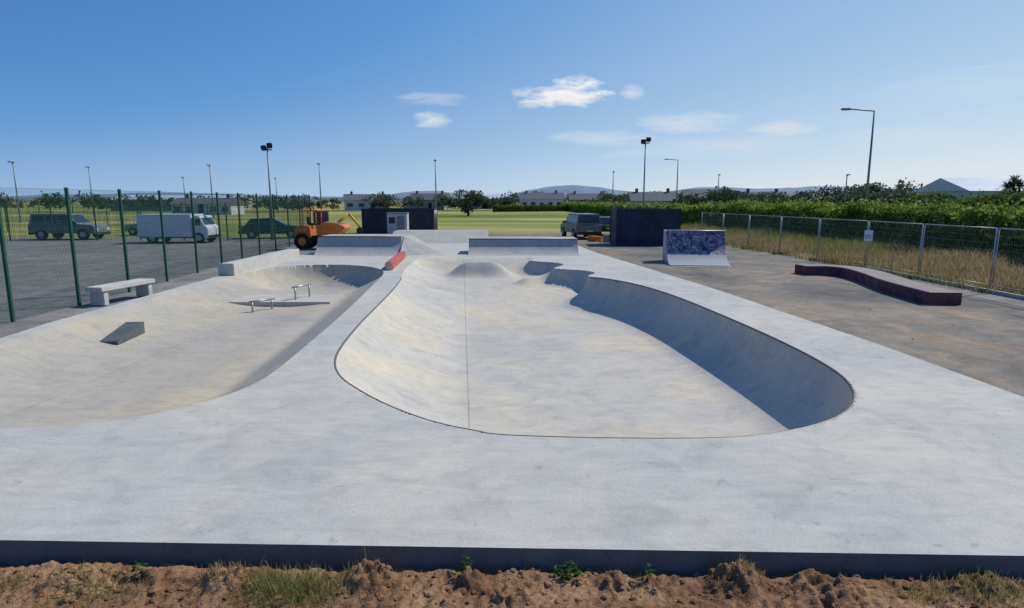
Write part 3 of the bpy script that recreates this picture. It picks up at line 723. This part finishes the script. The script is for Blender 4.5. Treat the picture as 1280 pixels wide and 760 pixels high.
e=empty('palm_tree',(48.2,61,-.2)); tube('trunk',(0,0,0),(0,0,4.2),.16,M_bark,e,.11)
V=[];F=[]
for hx,hz in ((0,4.4),(-.5,3.9),(.55,4.0)):
    for _ in range(90):
        d=Vector((random.gauss(0,1),random.gauss(0,1),random.gauss(.4,.8))).normalized(); L=random.uniform(.8,1.4); c=Vector((hx,0,hz)); s=d.cross(Vector((0,0,1))).normalized()*.06
        k=len(V); m1=c+d*L*.55+Vector((0,0,.05)); t=c+d*L-Vector((0,0,.25*L)); V+=[c-s*.5,c+s*.5,m1+s,m1-s,t]; F+=[(k,k+1,k+2,k+3),(k+3,k+2,k+4)]
mesh_obj('fronds',V,F,M_tree,e)
# ------------------------------------------------------------ hills
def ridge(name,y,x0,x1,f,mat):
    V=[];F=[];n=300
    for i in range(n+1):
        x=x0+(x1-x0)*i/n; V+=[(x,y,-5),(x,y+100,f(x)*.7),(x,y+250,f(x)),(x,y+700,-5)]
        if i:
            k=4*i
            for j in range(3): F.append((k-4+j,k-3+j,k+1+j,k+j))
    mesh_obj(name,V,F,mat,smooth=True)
def gs(x,c,s,h): return h*math.exp(-((x-c)/s)**2)
def nz(x,f,s): return noise.noise(Vector((x*f,s,0)))
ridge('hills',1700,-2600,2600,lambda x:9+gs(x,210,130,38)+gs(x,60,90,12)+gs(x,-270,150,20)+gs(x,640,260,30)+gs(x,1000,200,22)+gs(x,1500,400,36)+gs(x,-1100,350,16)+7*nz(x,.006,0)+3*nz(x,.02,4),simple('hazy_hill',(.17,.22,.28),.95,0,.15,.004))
ridge('hills',700,-1600,1600,lambda x:4.5+gs(x,420,160,6)+gs(x,-400,240,2.5)+4*nz(x,.012,5)+1.6*nz(x,.06,5)+1.0*nz(x,.2,9),simple('wooded_hill',(.085,.11,.11),.95,0,.45,.04))

# ------------------------------------------------------------ light
AZ,EL=R(60),R(48)
sd=Vector((math.sin(AZ)*math.cos(EL),math.cos(AZ)*math.cos(EL),math.sin(EL)))
L=bpy.data.lights.new('sun','SUN'); L.energy=4.0; L.angle=R(.5); L.color=(1,.95,.87)
lo_=bpy.data.objects.new('sun',L); scene.collection.objects.link(lo_); lo_.rotation_mode='QUATERNION'; lo_.rotation_quaternion=sd.to_track_quat('Z','Y'); lo_.location=(30,20,40)
w=bpy.data.worlds.new('World'); scene.world=w; w.use_nodes=True; nt=w.node_tree
bg=nt.nodes['Background']; sky=N(nt,'ShaderNodeTexSky',sky_type='NISHITA'); sky.sun_disc=False; sky.sun_elevation=EL; sky.sun_rotation=AZ
sky.air_density=1.0; sky.dust_density=.6; sky.ozone_density=2.2; sky.altitude=0
tc=N(nt,'ShaderNodeTexCoord').outputs['Generated']; sx=N(nt,'ShaderNodeSeparateXYZ'); nt.links.new(tc,sx.inputs[0])
az=math_(nt,'MULTIPLY',math_(nt,'ARCTAN2',sx.outputs[0],sx.outputs[1]),57.2958); el=math_(nt,'MULTIPLY',math_(nt,'ARCSINE',sx.outputs[2]),57.2958)
cv=N(nt,'ShaderNodeCombineXYZ'); nt.links.new(az,cv.inputs[0]); nt.links.new(el,cv.inputs[1])
n1=noise_node(nt,mapping(nt,cv.outputs[0],(.35,1.0,1)),1.0,6,.62,.4); n2=noise_node(nt,mapping(nt,cv.outputs[0],(.22,1.3,1)),.8,5,.62,.8)
tot=None
for a,e_,wa,wh,op,soft,nn_,o0 in ((4.5,8.9,5.0,1.15,1,2.4,n1,.8),(5.6,9.8,2.6,1.1,1,2.4,n1,.8),(-7.1,6.95,2.0,.8,.85,1.8,n1,.85),(-7,8.6,3.8,.6,.5,1.2,n2,.9),(15,6.5,4.4,.9,.8,1.3,n2,1.1),(22.8,5.8,2.6,.6,.8,1.5,n2,1.2),(8,5.4,4.6,.8,.7,1.3,n2,1.05),(31,4.6,6,1.0,.55,1,n2,1.0),(10.5,9.2,1.1,.6,.6,1.3,n2,1.1),(19,4.6,8,.8,.6,1,n2,1.0),(35,8,8,1.4,.35,.9,n2,.9),(13,4.0,6,.5,.5,1,n2,1.0)):
    dx=math_(nt,'DIVIDE',math_(nt,'SUBTRACT',az,a),wa); dy=math_(nt,'DIVIDE',math_(nt,'SUBTRACT',el,e_),wh)
    r2=math_(nt,'ADD',math_(nt,'MULTIPLY',dx,dx),math_(nt,'MULTIPLY',dy,dy))
    v=math_(nt,'ADD',math_(nt,'SUBTRACT',o0,r2),math_(nt,'MULTIPLY',math_(nt,'SUBTRACT',nn_,.5),3.2))
    v=math_(nt,'MULTIPLY',math_(nt,'MULTIPLY',v,soft*.5,clamp=True),op)
    tot=v if tot is None else math_(nt,'MAXIMUM',tot,v)
gdot=math_(nt,'ADD',math_(nt,'MULTIPLY',sx.outputs[0],math.sin(AZ)),math_(nt,'MULTIPLY',sx.outputs[1],math.cos(AZ)))
gs_=math_(nt,'POWER',math_(nt,'MULTIPLY',math_(nt,'ADD',gdot,.30),.8,clamp=True),1.5)
hz=math_(nt,'POWER',2.71828,math_(nt,'MULTIPLY',math_(nt,'MAXIMUM',el,0),-1/8.5))
ff=math_(nt,'ADD',math_(nt,'ADD',.04,math_(nt,'MULTIPLY',gs_,.56)),math_(nt,'MULTIPLY',hz,.56),clamp=True)
clear=ramp(nt,ff,[(0,(.022,.12,.43)),(.35,(.10,.30,.66)),(.7,(.37,.57,.81)),(1,(.68,.77,.85))])
clear=mix(nt,clear,(10,10,10),1.0,'MULTIPLY')
base=mix(nt,sky.outputs[0],clear,.88)
shade=ramp(nt,math_(nt,'MULTIPLY',math_(nt,'SUBTRACT',el,7.6),.45,clamp=True),[(0,(.72,.76,.80)),(.7,(.88,.89,.9))])
shade=mix(nt,shade,(10,10,10),1.0,'MULTIPLY')
c=mix(nt,base,shade,tot)
nt.links.new(c,bg.inputs['Color']); bg.inputs['Strength'].default_value=.1

# ------------------------------------------------------------ camera
cam=bpy.data.cameras.new('camera'); cam.sensor_width=36; cam.lens=21.94; cam.clip_end=6000; cam.clip_start=.05
co=bpy.data.objects.new('camera',cam); scene.collection.objects.link(co); co.location=(0,0,2.6); co.rotation_euler=(R(90-9.46),0,0)
scene.camera=co
